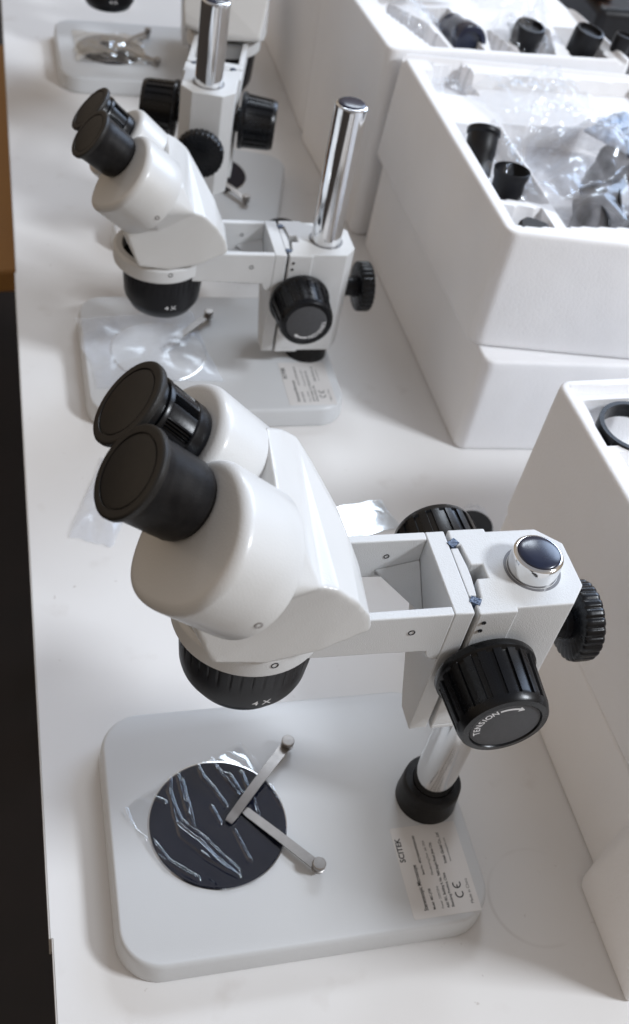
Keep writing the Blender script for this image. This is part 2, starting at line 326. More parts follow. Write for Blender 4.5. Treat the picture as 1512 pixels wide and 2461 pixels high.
def make_microscope(o_xy, yaw):
    # base-centre world position from the corner position
    c, s_ = math.cos(yaw), math.sin(yaw)
    wx = o_xy[0] + c*OX - s_*OY; wy = o_xy[1] + s_*OX + c*OY
    root = empty('stereo_microscope', (wx, wy, 0), yaw)
    Sc = Scope(); Sc.root = root; Sc.lift = []
    # ---- base
    bm = bmesh.new()
    prof = [(2.0, 0.0), (0.0, 1.2), (0.0, 5.0), (1.2, 18.0), (1.8, 19.8), (2.8, 21.0), (4.2, 21.6)]
    rs = []
    for ins, z in prof:
        rs.append([(x, y, z) for x, y in rrect(-2+ins, 254-ins, 0+ins, 190-ins, 30-ins, 12)])
    rings(bm, rs); P_('base', bm, M['base'], root, smooth=50)
    # ---- disc
    bm = bmesh.new(); lathe(bm, [(47.4, 20), (47.4, 22.3), (46.6, 22.9), (45, 22.9)], 96, Matrix.Translation((74, 94, 0)))
    Sc.plate = P_('stage_plate', bm, M['disc'], root)
    bm = bmesh.new(); lathe(bm, [(48.3, 20.8), (48.3, 22.0), (47.5, 22.1), (47.5, 20.8)], 96, Matrix.Translation((74, 94, 0)), cap0=False, cap1=False)
    rg = P_('plate_rim', bm, M['chrome'], Sc.plate); rg.parent = Sc.plate
    # ---- clips
    def clip(tip, ball, zt, zb, over):
        t = Vector((tip[0], tip[1], zt)); b = Vector((ball[0], ball[1], zb)); d = (b-t); ln = d.length; d.normalize()
        side = Vector((-d.y, d.x, 0)).normalized(); bm = bmesh.new(); rs = []
        for k in range(25):
            f = k/24; w_ = 3.2+0.9*math.sin(PI*min(1, f*1.6))*0+0.6*f
            if k == 0: w_ = 2.6
            h = over*math.sin(PI*f)
            c0 = t.lerp(b, f); c0.z = zt+(zb-zt)*(f**0.8)+h
            if f < 0.05: c0.z += 0.5
            rs.append([tuple(c0+side*w_), tuple(c0-side*w_), tuple(c0-side*w_+Vector((0, 0, 0.9))), tuple(c0+side*w_+Vector((0, 0, 0.9)))])
        rings(bm, rs); o = P_('stage_clip', bm, M['steel'], root, smooth=25)
        bm = bmesh.new(); lathe(bm, [(2.2, 20.5), (2.2, zb-1.6), (4.3, zb-1.6), (4.6, zb-1.0), (4.6, zb+0.2), (3.6, zb+0.6), (3.6, zb+1.9), (4.5, zb+2.6), (4.7, zb+3.2), (4.7, zb+5.8), (4.2, zb+6.4), (0.5, zb+6.5)], 40, Matrix.Translation((ball[0], ball[1], 0)))
        k = P_('clip_knob', bm, M['steel'], o); k.parent = o
        return o
    clip((80.5, 91.7), (132.7, 146.5), 24.9, 27.2, 2.6)
    clip((93.0, 100.0), (135.5, 50.6), 23.9, 27.2, 0.6)
    # ---- pole, collar
    bm = bmesh.new()
    lathe(bm, [(14.6, 21.6), (14.6, 289.5), (14.3, 291.3), (13.3, 292.3), (12.6, 292.5)], 96, Matrix.Translation((227.5, 95.5, 0)))
    pole = P_('pole', bm, M['chrome'], root, smooth=30)
    bm = bmesh.new(); lathe(bm, [(12.5, 291.6), (12.5, 292.6), (11.5, 293.3), (8, 294.0), (3, 294.3), (0.3, 294.35)], 64, Matrix.Translation((227.5, 95.5, 0)))
    pc = P_('pole_cap', bm, M['navy'], pole, smooth=60)
    bm = bmesh.new(); lathe(bm, [(22.3, 21.6), (22.4, 23), (21.3, 40), (20.9, 44.5), (19.8, 46), (15.0, 46.2), (14.7, 44)], 72, Matrix.Translation((227.5, 95.5, 0)))
    P_('collar', bm, M['rubber'], root, smooth=45)
    # ---- rating label on the base
    bm = bmesh.new(); prism(bm, rrect(194, 243, 7.5, 74, 1.5, 4), 21.62, 21.80); lb = P_('rating_label', bm, M['label'], root, smooth=0)
    # text runs along +y, lines stack along +x
    mx = Matrix.Translation((194-OX, 7.5-OY, 21.84)) @ Matrix(((0, 1, 0, 0), (1, 0, 0, 0), (0, 0, 1, 0), (0, 0, 0, 1)))
    # (x along label height, y across): local text x -> +y, text y -> -x
    mx = Matrix.Translation((194-OX, 7.5-OY, 21.84)) @ Matrix(((0, -1, 0, 0), (1, 0, 0, 0), (0, 0, 1, 0), (0, 0, 0, 1)))
    T = [('SCITEK', 40.5, -5.2, 5.6, True, 1.0),
         ('Stereoscopic Microscope', 5, -11.6, 4.0, True, 0.80),
         ('Model:  MSC-JT00', 5, -17.0, 2.5, True, 0.8), ('Serial No.:  MSCJT000240700000A0000', 30, -16.2, 2.3, True, 0.78),
         ('Power:  220V/50Hz', 5, -23.0, 2.5, False, 0.8), ('Manufacturing Date:  July 2024', 29, -22.4, 2.5, False, 0.82),
         ('Add: 901, Building 4, No. 7000 Jingshi Road, Jinan City,', 5, -27.0, 2.7, True, 0.80),
         ('Shandong Province, China', 5, -30.6, 2.7, True, 0.86),
         ('Scitek Global Co., Ltd', 36, -34.5, 2.9, True, 0.9), ('www.scitekglobal.com', 37, -38.2, 2.2, False, 0.9),
         ('Made in China', 5.5, -45.0, 3.1, False, 1.0)]
    lt = text_mesh('lettering', T, M['black_ink'], lb, mx)
    # CE mark drawn as arcs, joined in the same lettering mesh plane
    bm = bmesh.new()
    def arc(cx, cy, r, w_, a0, a1):
        n = 18
        pv = None
        for k in range(n+1):
            a = math.radians(a0+(a1-a0)*k/n)
            p = (bm.verts.new((cx+(r-w_)*math.cos(a), cy+(r-w_)*math.sin(a), 0)), bm.verts.new((cx+r*math.cos(a), cy+r*math.sin(a), 0)))
            if pv: bm.faces.new((pv[0], pv[1], p[1], p[0]))
            pv = p
    arc(13.6, -36.6, 3.1, 0.9, 60, 300); arc(20.4, -36.6, 3.1, 0.9, 60, 300)
    v = [bm.verts.new(p) for p in ((17.6, -37.0, 0), (20.0, -37.0, 0), (20.0, -36.2, 0), (17.6, -36.2, 0))]; bm.faces.new(v)
    bmesh.ops.transform(bm, matrix=mx, verts=bm.verts)
    ce = new_obj('certification_mark', bm, M['black_ink'], lb, smooth=0)
    # ---- focus holder block
    zt, zb = 279.0, 166.0
    bm = bmesh.new()
    pts = [(186.3, 66.5), (209, 66.5), (209, 69.0), (243, 69.0), (253.5, 81.5), (253.5, 113), (240, 125), (209, 125), (209, 127.5), (186.3, 127.5)]
    # top outline carries the dovetail slot and the T notch
    slot = [(186.3, 66.5), (209, 66.5), (209, 69.0), (243, 69.0), (253.5, 81.5), (253.5, 113), (240, 125), (209, 125), (209, 127.5), (186.3, 127.5),
            (186.3, 116.0), (190.6, 116.0), (192.2, 101.0), (199.3, 101.0), (199.3, 91.0), (192.4, 91.0), (190.6, 77.5), (186.3, 77.5)]
    prism(bm, slot, 170.0, zt); prism(bm, pts, zb+0.02, 169.95)
    # shallower shoulder on the side, above the knob
    hb = P_('focus_holder', bm, M['powder'], root, smooth=0, bevel=0.9)
    Sc.lift.append(hb)
    bm = bmesh.new()     # gib insert filling the dovetail
    prism(bm, [(184.4, 79.5), (188.8, 79.5), (190.0, 92.0), (190.0, 100.5), (188.8, 114.0), (184.4, 114.0)], 172, zt-0.4)
    gi = P_('slide_insert', bm, M['powder'], hb, smooth=0, bevel=0.5)
    bm = bmesh.new()     # ball cage ends, dark
    for y in (75.6, 117.4):
        bm = bmesh.new()
        mx = Matrix.Translation((186.8, y, 0)) @ Matrix.Rotation(math.radians(32 if y > 100 else -32), 4, 'Z')
        box(bm, -3.0, 3.0, -2.3, 2.3, 240, zt+0.5, mx)
        P_('ball_cage', bm, M['grease'], hb, smooth=0)
    bm = bmesh.new()
    for (x, z) in ((190.6, 271.5), (190.3, 264.6)):
        bm = bmesh.new(); lathe(bm, [(1.3, 0), (1.3, 0.5), (0.9, 0.55), (0.7, 0.1)], 16, axis_mx((x, 66.2, z), (0, -1, 0)))
        P_('set_screw', bm, M['dark_hole'], hb)
    # pole sleeve ring seen where the pole leaves the holder
    bm = bmesh.new(); lathe(bm, [(16.6, zt-3), (16.6, zt+0.15), (14.9, zt+0.1), (14.9, zt-3)], 72, Matrix.Translation((227.5, 95.5, 0)), cap0=False, cap1=False)
    P_('pole_bushing', bm, M['grey'], hb)
    # ---- arm: slide plate, two side rails, ring
    bm = bmesh.new()
    # slide plate with tapering gusset, section in yz, extruded along x
    sec = [(67.5, zt), (127.0, zt), (127.0, 246), (122, 236), (90, 175), (84, 166.5), (67.5, 166.5)]
    a = [bm.verts.new((172.5, y, z)) for y, z in sec]; b = [bm.verts.new((184.0, y, z)) for y, z in sec]
    bm.faces.new(a[::-1]); bm.faces.new(b)
    for i in range(len(sec)): bm.faces.new((a[i], a[(i+1) % len(sec)], b[(i+1) % len(sec)], b[i]))
    # side rails: top edge level, lower edge with a fillet into the plate
    def rail(y0, y1):
        pts = [(80, zt), (172.4, zt), (172.4, 238)]
        pts += [(172.4-9*math.sin(math.radians(t)), 238+9*(1-math.cos(math.radians(t)))) for t in (25, 50, 75, 90)]
        pts += [(140, 248), (80, 249.5)]
        extr_y(bm, pts, y0, y1)
    rail(67.5, 73.2); rail(121.4, 127.0)
    # inner gusset behind the rails
    v = [bm.verts.new(p) for p in ((172.4, 121.3, 262), (172.4, 121.3, 240), (172.4, 96, 240), (146, 121.3, 255), (146, 121.3, 250))]
    for f in ((0, 3, 2), (3, 4, 1, 2), (0, 1, 4, 3), (0, 2, 1), ): bm.faces.new([v[i] for i in f])
    # ring
    n = 72; zr0, zr1 = 254.5, 279.0
    prof = [(41.2, zr0), (42.2, zr0+0.8), (42.4, zr0+6), (42.4, 268), (40, 270), (34, 270), (34, zr0)]
    rs = [[(68.2+r*math.cos(2*PI*k/n), 96.5+r*math.sin(2*PI*k/n), z) for k in range(n)] for r, z in prof]
    vs = [[bm.verts.new(p) for p in r] for r in rs]
    for i in range(len(prof)):
        A, B = vs[i], vs[(i+1) % len(prof)]
        for k in range(n): bm.faces.new((A[k], A[(k+1) % n], B[(k+1) % n], B[k]))
    # clamp boss on the front of the ring
    arm = P_('arm', bm, M['powder'], root, smooth=30, bevel=0.8)
    Sc.lift.append(arm)
    bm = bmesh.new()
    for (x, y, z, nn, r) in ((151, 67.4, 265.7, (0, -1, 0), 2.0), (151, 121.3, 266, (0, -1, 0), 1.7), (73.6, 54.4, 264.6, (0.13, -1, 0), 2.1)):
        bm = bmesh.new(); lathe(bm, [(r, -0.5), (r, 0.25), (r*0.8, 0.3), (r*0.62, -0.4)], 24, axis_mx((x, y, z), nn))
        P_('set_screw', bm, M['dark_hole'], arm)
    # ---- focus knobs
    def fknob(yin, sgn):
        org = (201.1, yin, 232.0)
        bm = bmesh.new(); mx = axis_mx(org, (0, sgn, 0), (1, 0, 0))
        NB = 20
        def rf(a, i):
            if i < 5 or i > 8: return 1
            return 1 - (0.05 if ((a*NB/(2*PI)) % 1) > 0.56 else 0)
        rr = [(23, -1.5), (28.8, -0.8), (29.6, 0.6), (29.4, 3.6), (28.2, 4.6), (28.2, 5.2), (27.9, 5.7), (26.4, 31.0), (26.35, 31.6), (26.2, 32.4), (25.2, 35.8), (24.2, 37.0), (20.8, 37.4), (20.3, 36.6), (20.2, 35.8)]
        lathe(bm, rr, NB*25, mx, rf=rf)
        k = P_('focus_knob', bm, M['black'], root, smooth=40, origin=org)
        bm = bmesh.new(); lathe(bm, [(19.9, 35.5), (19.9, 36.5), (19.5, 36.7), (0.5, 36.7)], 64, axis_mx((0, 0, 0), (0, sgn, 0), (1, 0, 0)))
        f = new_obj('knob_face', bm, M['knobface'], k, smooth=40)
        bm = bmesh.new(); lathe(bm, [(13, -9), (13, -1)], 32, axis_mx((0, 0, 0), (0, sgn, 0)))
        new_obj('knob_shaft', bm, M['black'], k)
        return k
    kf = fknob(62.0, -1); kr = fknob(2*YC-62.0, 1)
    # arched word TENSION and arrow on the front knob's face: text plane faces -y
    def knob_text(k):
        bm = bmesh.new(); word = 'TENSION'
        offs = [0, 9.6, 20.2, 31.2, 38.6, 47.6, 59.6]
        for i, ch in enumerate(word):
            ang = math.radians(199 - offs[i]*1.22)         # 180 = left, measured counter-clockwise seen from the front
            cu = bpy.data.curves.new('t', 'FONT'); cu.body = ch; cu.size = 5.2; cu.align_x = 'CENTER'; cu.offset = 0.12
            to = bpy.data.objects.new('t', cu); C.objects.link(to)
            dg = bpy.context.evaluated_depsgraph_get(); me = bpy.data.meshes.new_from_object(to.evaluated_get(dg))
            b2 = bmesh.new(); b2.from_mesh(me)
            R = 14.6
            mt = Matrix.Translation((R*math.cos(ang), R*math.sin(ang), 0)) @ Matrix.Rotation(ang-PI/2, 4, 'Z')
            bmesh.ops.transform(b2, matrix=mt, verts=b2.verts); t2 = bpy.data.meshes.new('t2'); b2.to_mesh(t2); b2.free(); bm.from_mesh(t2)
            bpy.data.objects.remove(to); bpy.data.curves.remove(cu)
        n = 14; pv = None
        for q in range(n+1):
            a = math.radians(116-40*q/n); r0, r1 = 15.4, 17.0
            p = (bm.verts.new((r0*math.cos(a), r0*math.sin(a), 0)), bm.verts.new((r1*math.cos(a), r1*math.sin(a), 0)))
            if pv: bm.faces.new((pv[0], pv[1], p[1], p[0]))
            pv = p
        a = math.radians(77); a2 = math.radians(64)
        v = [bm.verts.new((r*math.cos(b), r*math.sin(b), 0)) for r, b in ((13.9, a), (18.3, a), (16.1, a2))]; bm.faces.new(v)
        mx = Matrix(((1, 0, 0, 0), (0, 0, -1, -36.85), (0, 1, 0, 0), (0, 0, 0, 1)))
        bmesh.ops.transform(bm, matrix=mx, verts=bm.verts)
        return new_obj('lettering', bm, M['white_ink'], k, smooth=0)
    knob_text(kf)
    Sc.knob_front = kf
    Sc.lift += [kf, kr]
    # ---- lock knob at the back
    bm = bmesh.new(); org = (268.0, 96.5, 225.0); mx = axis_mx(org, (1, 0, 0), (0, 1, 0)); NB = 26
    def rf2(a, i): return 1 - (0.035*(0.5+0.5*math.cos(a*NB))**3 if 2 <= i <= 8 else 0)
    lathe(bm, [(11, 0.0), (22.0, 0.4), (24.3, 1.2), (24.9, 2.6), (25.0, 5), (25.0, 8), (25.0, 11), (24.9, 12.4), (24.2, 13.6), (22, 14.2), (2, 14.2)], NB*12, mx, rf=rf2)
    lk = P_('lock_knob', bm, M['black'], root, smooth=50, origin=org)
    bm = bmesh.new(); lathe(bm, [(9.5, -12), (9.5, -4), (10.5, -3.5), (10.5, 0.5)], 32, axis_mx((0, 0, 0), (1, 0, 0))); new_obj('lock_shaft', bm, M['black_matte'], lk)
    bm = bmesh.new(); lathe(bm, [(4, -20), (4, -9)], 24, axis_mx((0, 0, 0), (1, 0, 0))); new_obj('lock_bolt', bm, M['steel'], lk)
    Sc.lift.append(lk)
    # ---- head body: hull of the prism-house rims and the foot on the ring, softened
    sF, uF = frame(NF); sR, uR = frame(NR)
    def housing_r(th, side):
        # polar outline of a prism house, slightly drawn out towards the middle top
        d = (th - math.radians(50 if side < 0 else 130) + PI) % (2*PI) - PI
        R = (36.2 if side < 0 else 35.0) + 3.1*math.exp(-(d/0.55)**2)
        if side < 0:
            for c_, w_, a_ in ((-83, 23, 2.7), (-133, 28, -2.2), (150, 32, 1.6)):
                q = (th - math.radians(c_) + PI) % (2*PI) - PI
                R += a_*math.exp(-(q/math.radians(w_))**2)
        return R
    def hcirc(O, n, s, u, cs, cu, side, d, inset, N_=96):
        return [O - n*d + s*(cs+(housing_r(2*PI*k/N_, side)-inset)*math.cos(2*PI*k/N_)) + u*(cu+(housing_r(2*PI*k/N_, side)-inset)*math.sin(2*PI*k/N_)) for k in range(N_)]
    def hull(pl):
        b1 = bmesh.new()
        for p in pl: b1.verts.new(p)
        r = bmesh.ops.convex_hull(b1, input=b1.verts)
        bmesh.ops.delete(b1, geom=[g for g in r['geom_interior'] if isinstance(g, bmesh.types.BMVert)], context='VERTS')
        t = bpy.data.meshes.new('t'); b1.to_mesh(t); b1.free(); return t
    foot = [(40, 52, 274), (67.5, 52, 270), (94.5, 52.5, 276), (119.5, 55, 287), (120.5, 56, 290), (30.5, 54, 301)]
    footr = [(42, 143, 274), (69, 144, 270), (96, 143, 276), (121.5, 139, 285), (122, 139, 289), (32, 142, 300)]
    lower = [Vector(p) for p in foot+footr]
    lower += [Vector(p) for p in ((86.5, 51, 330), (96, 50, 327), (108, 51.5, 315), (117, 54, 301), (78, 54, 330), (50, 56, 320), (24, 60, 307), (25, 136, 306), (45, 60, 334))]
    lower += [Vector(p) for p in ((90, 140, 344), (101, 143, 325), (112, 141, 306), (121, 138, 291), (60, 140, 320))]
    lower += [Vector(p) for p in ((112, 97, 317), (124.5, 97, 288), (124, 97, 280))]
    upper = []
    for d in (70, 73.6): upper += [p for p in hcirc(OF, NF, sF, uF, -16, -6, -1, d, 13.0, 48)]
    for d in (70, 76.3): upper += hcirc(OR_, NR, sR, uR, 8, -8, 1, d, 8.0, 48)
    upper += [Vector(p) for p in ((65, 76, 368), (76.5, 59, 350.5), (86, 50, 330.5), (60, 60, 300), (69, 124, 365), (78, 130, 358), (80, 136, 353), (90, 140, 344), (100, 143, 325), (70, 135, 300))]
    bm = bmesh.new()
    for pl in (lower, upper):
        t = hull(pl); bm.from_mesh(t); bpy.data.meshes.remove(t)
    hd = P_('head_body', bm, M['enamel'], root, smooth=0)
    rm = hd.modifiers.new('r', 'REMESH'); rm.mode = 'VOXEL'; rm.voxel_size = 1.05*S; rm.use_smooth_shade = True
    sm = hd.modifiers.new('s', 'SMOOTH'); sm.iterations = 9; sm.factor = 0.5
    bake(hd); hd.data.shade_smooth()
    Sc.lift.append(hd)
    # ---- prism houses
    def house(O, n, s, u, cs, cu, side, d1, scr):
        bm = bmesh.new(); rs = []
        F = 5.6
        rs.append(hcirc(O, n, s, u, cs, cu, side, 36.0, 16)); rs.append(hcirc(O, n, s, u, cs, cu, side, 36.0, 10))
        for t in range(0, 91, 10):
            a = math.radians(t); rs.append(hcirc(O, n, s, u, cs, cu, side, 36.0+F*(1-math.cos(a)), F*(1-math.sin(a))))
        for d in (50, 60, d1-1.0): rs.append(hcirc(O, n, s, u, cs, cu, side, d, 0))
        rs.append(hcirc(O, n, s, u, cs, cu, side, d1-0.3, 0.35)); rs.append(hcirc(O, n, s, u, cs, cu, side, d1, 1.0)); rs.append(hcirc(O, n, s, u, cs, cu, side, d1, 4))
        rings(bm, [[tuple(p) for p in r_] for r_ in rs])
        h = P_('prism_housing', bm, M['enamel'], root, smooth=50)
        for th, dd in scr:
            bm = bmesh.new()
            R = housing_r(th, side); p = O - n*dd + s*(cs+R*math.cos(th)) + u*(cu+R*math.sin(th))
            nn = s*math.cos(th)+u*math.sin(th); screw(bm, p-nn*0.2, nn)
            P_('housing_screw', bm, M['steel'], h)
        return h
    h1 = house(OF, NF, sF, uF, -16, -6, -1, 74.0, [(math.radians(176), 69.0)])
    h2 = house(OR_, NR, sR, uR, 8, -8, 1, 77.0, [(math.radians(118), 71.0)])
    Sc.lift += [h1, h2]
    # ---- eyepieces
    mxF = axis_mx(OF, -NF, uF); mxR = axis_mx(OR_, -NR, uR)
    bm = bmesh.new()
    lathe(bm, [(21.0, 3.6), (20.7, 4.2), (20.2, 10), (19.9, 24), (19.7, 31), (19.0, 33.6), (17.6, 34.8), (17.2, 37)], 96, mxF)
    eF = P_('eyepiece', bm, M['rubber'], root, smooth=60)
    def capbm(mx):
        bm = bmesh.new()
        lathe(bm, [(20.6, 4.2), (22.0, 3.8), (22.3, 3.0), (22.3, 0.9), (21.7, 0.2), (20.8, 0.0), (18.1, 0.0), (17.9, 0.25), (17.9, 0.9), (17.3, 0.9), (17.2, 0.25), (16.6, 0.0), (0.3, 0.0)], 96, mx)
        return bm
    P_('eye_cap', capbm(mxF), M['cap'], eF, smooth=40)
    bm = bmesh.new(); NB = 9
    def rf3(a, i):
        if 8 <= i <= 9:
            q = (a*NB/(2*PI)) % 1
            if q < 0.40:
                qq = (q/0.40*3) % 1
                return 0.93 if qq > 0.45 else 1.012
            return 0.985
        return 1
    lathe(bm, [(20.6, 3.6), (20.6, 4.4), (18.3, 5.0), (18.3, 8.4), (19.8, 8.9), (20.1, 9.6), (20.1, 11.2), (19.6, 11.7), (19.5, 12.2), (19.4, 26.6), (19.3, 27.1), (20.0, 27.6), (20.1, 33), (19.2, 35.6), (17.6, 36.6)], NB*24, mxR, rf=rf3)
    eR = P_('eyepiece', bm, M['black'], root, smooth=35)
    P_('eye_cap', capbm(mxR), M['cap'], eR, smooth=40)
    Sc.lift += [eF, eR]
    # ---- objective
    bm = bmesh.new(); NB = 38
    def rf4(a, i): return 1-(0.016 if 1 <= i <= 2 and ((a*NB/(2*PI)) % 1) > 0.80 else 0)
    lathe(bm, [(38.6, 256), (38.4, 252), (37.7, 240), (37.4, 236), (37.2, 230.8), (36.2, 219), (35.4, 216.0), (30.4, 207.0), (29.4, 206.2), (25, 206.2), (24.5, 209)], NB*10, Matrix.Translation((69.5, 96.3, 0)), rf=rf4)
    ob = P_('objective', bm, M['barrel'], root, smooth=40)
    # 4X on the side: characters wrapped on the lower cylinder
    bm = bmesh.new(); off = 0
    for ch, x0 in (('4', -5.2), ('X', 0.4)):
        cu = bpy.data.curves.new('t', 'FONT'); cu.body = ch; cu.size = 6.2; cu.offset = 0.08
        to = bpy.data.objects.new('t', cu); C.objects.link(to)
        dg = bpy.context.evaluated_depsgraph_get(); me = bpy.data.meshes.new_from_object(to.evaluated_get(dg)); b2 = bmesh.new(); b2.from_mesh(me)
        for v in b2.verts:
            x = (v.co.x*1.15+x0); z = 220.5+v.co.y*0.95; R = 36.2+(z-219)/12*1.0+0.12
            a = math.radians(-84.5) + x/R
            v.co = Vector((69.5+R*math.cos(a), 96.3+R*math.sin(a), z))
        t2 = bpy.data.meshes.new('t2'); b2.to_mesh(t2); b2.free(); bm.from_mesh(t2)
        bpy.data.objects.remove(to); bpy.data.curves.remove(cu)
    lt = P_('lettering', bm, M['white_ink'], ob, smooth=0)
    Sc.lift.append(ob)
    return Sc

def copy_tree(o, parent=None):
    c = o.copy(); C.objects.link(c); c.parent = parent
    for ch in list(o.children): copy_tree(ch, c)
    return c

GM = 'white stereo microscopes standing in a row on the table'
sc1 = make_microscope((0, 0), -0.0046)
tag(sc1.root, 'large sharp white stereo microscope in front, its black stage disc wrapped in crinkled film', 'microscope', GM)
lift_names = {'focus_holder', 'arm', 'focus_knob', 'lock_knob', 'head_body', 'prism_housing', 'eyepiece', 'objective'}
def place_scope(o_xy, yaw, dz, label, knob_turn=0, head_yaw=0):
    r = copy_tree(sc1.root)
    c, s_ = math.cos(yaw), math.sin(yaw)
    r.location = Vector((o_xy[0]+c*OX-s_*OY, o_xy[1]+s_*OX+c*OY, 0))*S; r.rotation_euler.z = yaw
    for ch in r.children:
        if ch.name.split('.')[0] in lift_names: ch.location.z += dz*S
        if knob_turn and ch.name.startswith('focus_knob') and any(q.name.startswith('lettering') for q in ch.children):
            ch.rotation_euler.y = math.radians(knob_turn)
    tag(r, label, 'microscope', GM); return r
m2 = place_scope((20, 519), 0.0, -124, 'second white stereo microscope, tall bare chrome pole above its lowered head, black objective fully seen', knob_turn=195)
for ch in list(m2.children):
    if ch.name.startswith('stage_plate'):
        ch.material_slots[0].link = 'OBJECT'; ch.material_slots[0].material = M['white_plate']
    if ch.name.split('.')[0] in ('head_body', 'prism_housing', 'eyepiece', 'objective'):
        ch.location.x += 4*S; ch.location.y += 2*S
    if ch.name.startswith('stage_clip'):
        zs = [v.co.y for v in ch.data.vertices]
        if min(zs) < -30*S:
            for q in list(ch.children): bpy.data.objects.remove(q)
            bpy.data.objects.remove(ch)
yaw3 = math.radians(-105)
o3 = (159-(math.cos(yaw3)*227.5-math.sin(yaw3)*95.5), 818-(math.sin(yaw3)*227.5+math.cos(yaw3)*95.5))
m3 = place_scope(o3, yaw3, -71, 'white stereo microscope turned away, its round black lock knob facing the camera')
m4 = place_scope((32, 1205), 0.0, -121, 'farthest white stereo microscope at the top left, only its base and objective bottom in view')

# ================================================================== thin film and bags
def seg_d(p, a, b):
    ax, ay = a; bx, by = b; dx, dy = bx-ax, by-ay; t = max(0, min(1, ((p[0]-ax)*dx+(p[1]-ay)*dy)/(dx*dx+dy*dy+1e-9)))
    return math.hypot(p[0]-ax-t*dx, p[1]-ay-t*dy), t
def inside(p, poly):
    c = False; j = len(poly)-1
    for i in range(len(poly)):
        if (poly[i][1] > p[1]) != (poly[j][1] > p[1]) and p[0] < (poly[j][0]-poly[i][0])*(p[1]-poly[i][1])/(poly[j][1]-poly[i][1])+poly[i][0]: c = not c
        j = i
    return c
RIDGES = [[(45.3, 131.3), (44.1, 121.4), (45.1, 100.4), (47.4, 86.1), (65.0, 66.5), (82.0, 53.3)], [(43.0, 121.5), (48.4, 98.7), (54.5, 91.5), (62.7, 82.9), (72.4, 69.2), (82.6, 56.8)],
 [(50.9, 132.7), (53.1, 112.3), (56.0, 93.9)], [(53.4, 128.3), (55.4, 106.8), (56.4, 92.5)], [(66.2, 137.7), (69.1, 127.8), (75.1, 118.9), (81.4, 104.9)],
 [(75.6, 142.9), (81.7, 130.3), (88.5, 118.6), (92.2, 111.5)], [(81.7, 130.3), (87.6, 128.3), (91.5, 118.3), (94.8, 112.5)], [(71.2, 104.8), (75.9, 92.6)],
 [(84.3, 85.1), (88.8, 69.4), (91.2, 63.0)], [(28.3, 84.9), (37.8, 69.0), (54.2, 55.3)], [(30.5, 74.8), (39.8, 66.3), (54.7, 54.7)], [(96.3, 128.6), (99.1, 116.0)],
 [(101.0, 109.0), (102.5, 93.0)], [(115.1, 115.4), (120.6, 98.6)], [(9.5, 116.5), (28.0, 126.0), (36.7, 129.0)], [(11.7, 114.9), (16.7, 95.1), (22.9, 88.1)],
 [(25.1, 121.1), (39.5, 112.7)], [(79.7, 145.9), (97.8, 153.0), (101.7, 153.3)], [(101.7, 153.3), (110.7, 132.4)], [(90.4, 146.1), (100.4, 137.9)]]
FLATS = [(RIDGES[0]+RIDGES[1][::-1], RIDGES[1]), (RIDGES[2]+RIDGES[3][::-1], RIDGES[3]), (RIDGES[5]+RIDGES[6][::-1], RIDGES[6])]
def build_film():
    outline = [(9, 110), (20, 119), (36, 127), (46, 133), (60, 139), (80, 146), (101, 155), (108, 141), (118, 118), (122.5, 96), (119, 72), (108, 56), (92, 46), (72, 43), (50, 50), (34, 63), (25, 79), (20, 92)]
    bm = bmesh.new(); st = 0.65; nx, ny = int(118/st), int(116/st); g = {}
    for i in range(nx):
        for j in range(ny):
            x, y = 7+i*st, 41+j*st
            if not inside((x, y), outline): continue
            on = math.hypot(x-74, y-94) < 47
            z = 23.35 if on else 22.2+max(0, 1.3-(math.hypot(x-74, y-94)-47)*0.12)
            h = 0
            for R in RIDGES:
                for a, b in zip(R, R[1:]):
                    d, t = seg_d((x, y), a, b)
                    if d > 5: continue
                    wv = noise.noise(Vector((x*0.12, y*0.12, 11)))
                    h = max(h, (1.9+1.2*wv)*math.exp(-(d/(1.1+0.35*noise.noise(Vector((x*0.09, y*0.09, 4)))))**2))
            for poly, R in FLATS:
                if inside((x, y), poly):
                    h = max(h, 0.43*min(4.5, min(seg_d((x, y), a, b)[0] for a, b in zip(R, R[1:]))))
            h += 0.5*max(0, noise.noise(Vector((x*0.06+y*0.03, y*0.03-x*0.01, 3))))+0.05*noise.noise(Vector((x*0.35, y*0.1, 1)))
            g[i, j] = bm.verts.new((x, y, z+h))
    for (i, j), v in g.items():
        q = [g.get(k) for k in ((i, j), (i+1, j), (i+1, j+1), (i, j+1))]
        if all(q): bm.faces.new(q)
    bmesh.ops.translate(bm, vec=(-74, -94, -22), verts=bm.verts)
    o = new_obj('plastic_film', bm, M['film'], None, loc=(74, 94, 22), smooth=0); o.data.shade_smooth()
    tag(o, 'crinkled clear plastic film lying over the black stage disc of the front microscope', 'plastic film')
build_film()

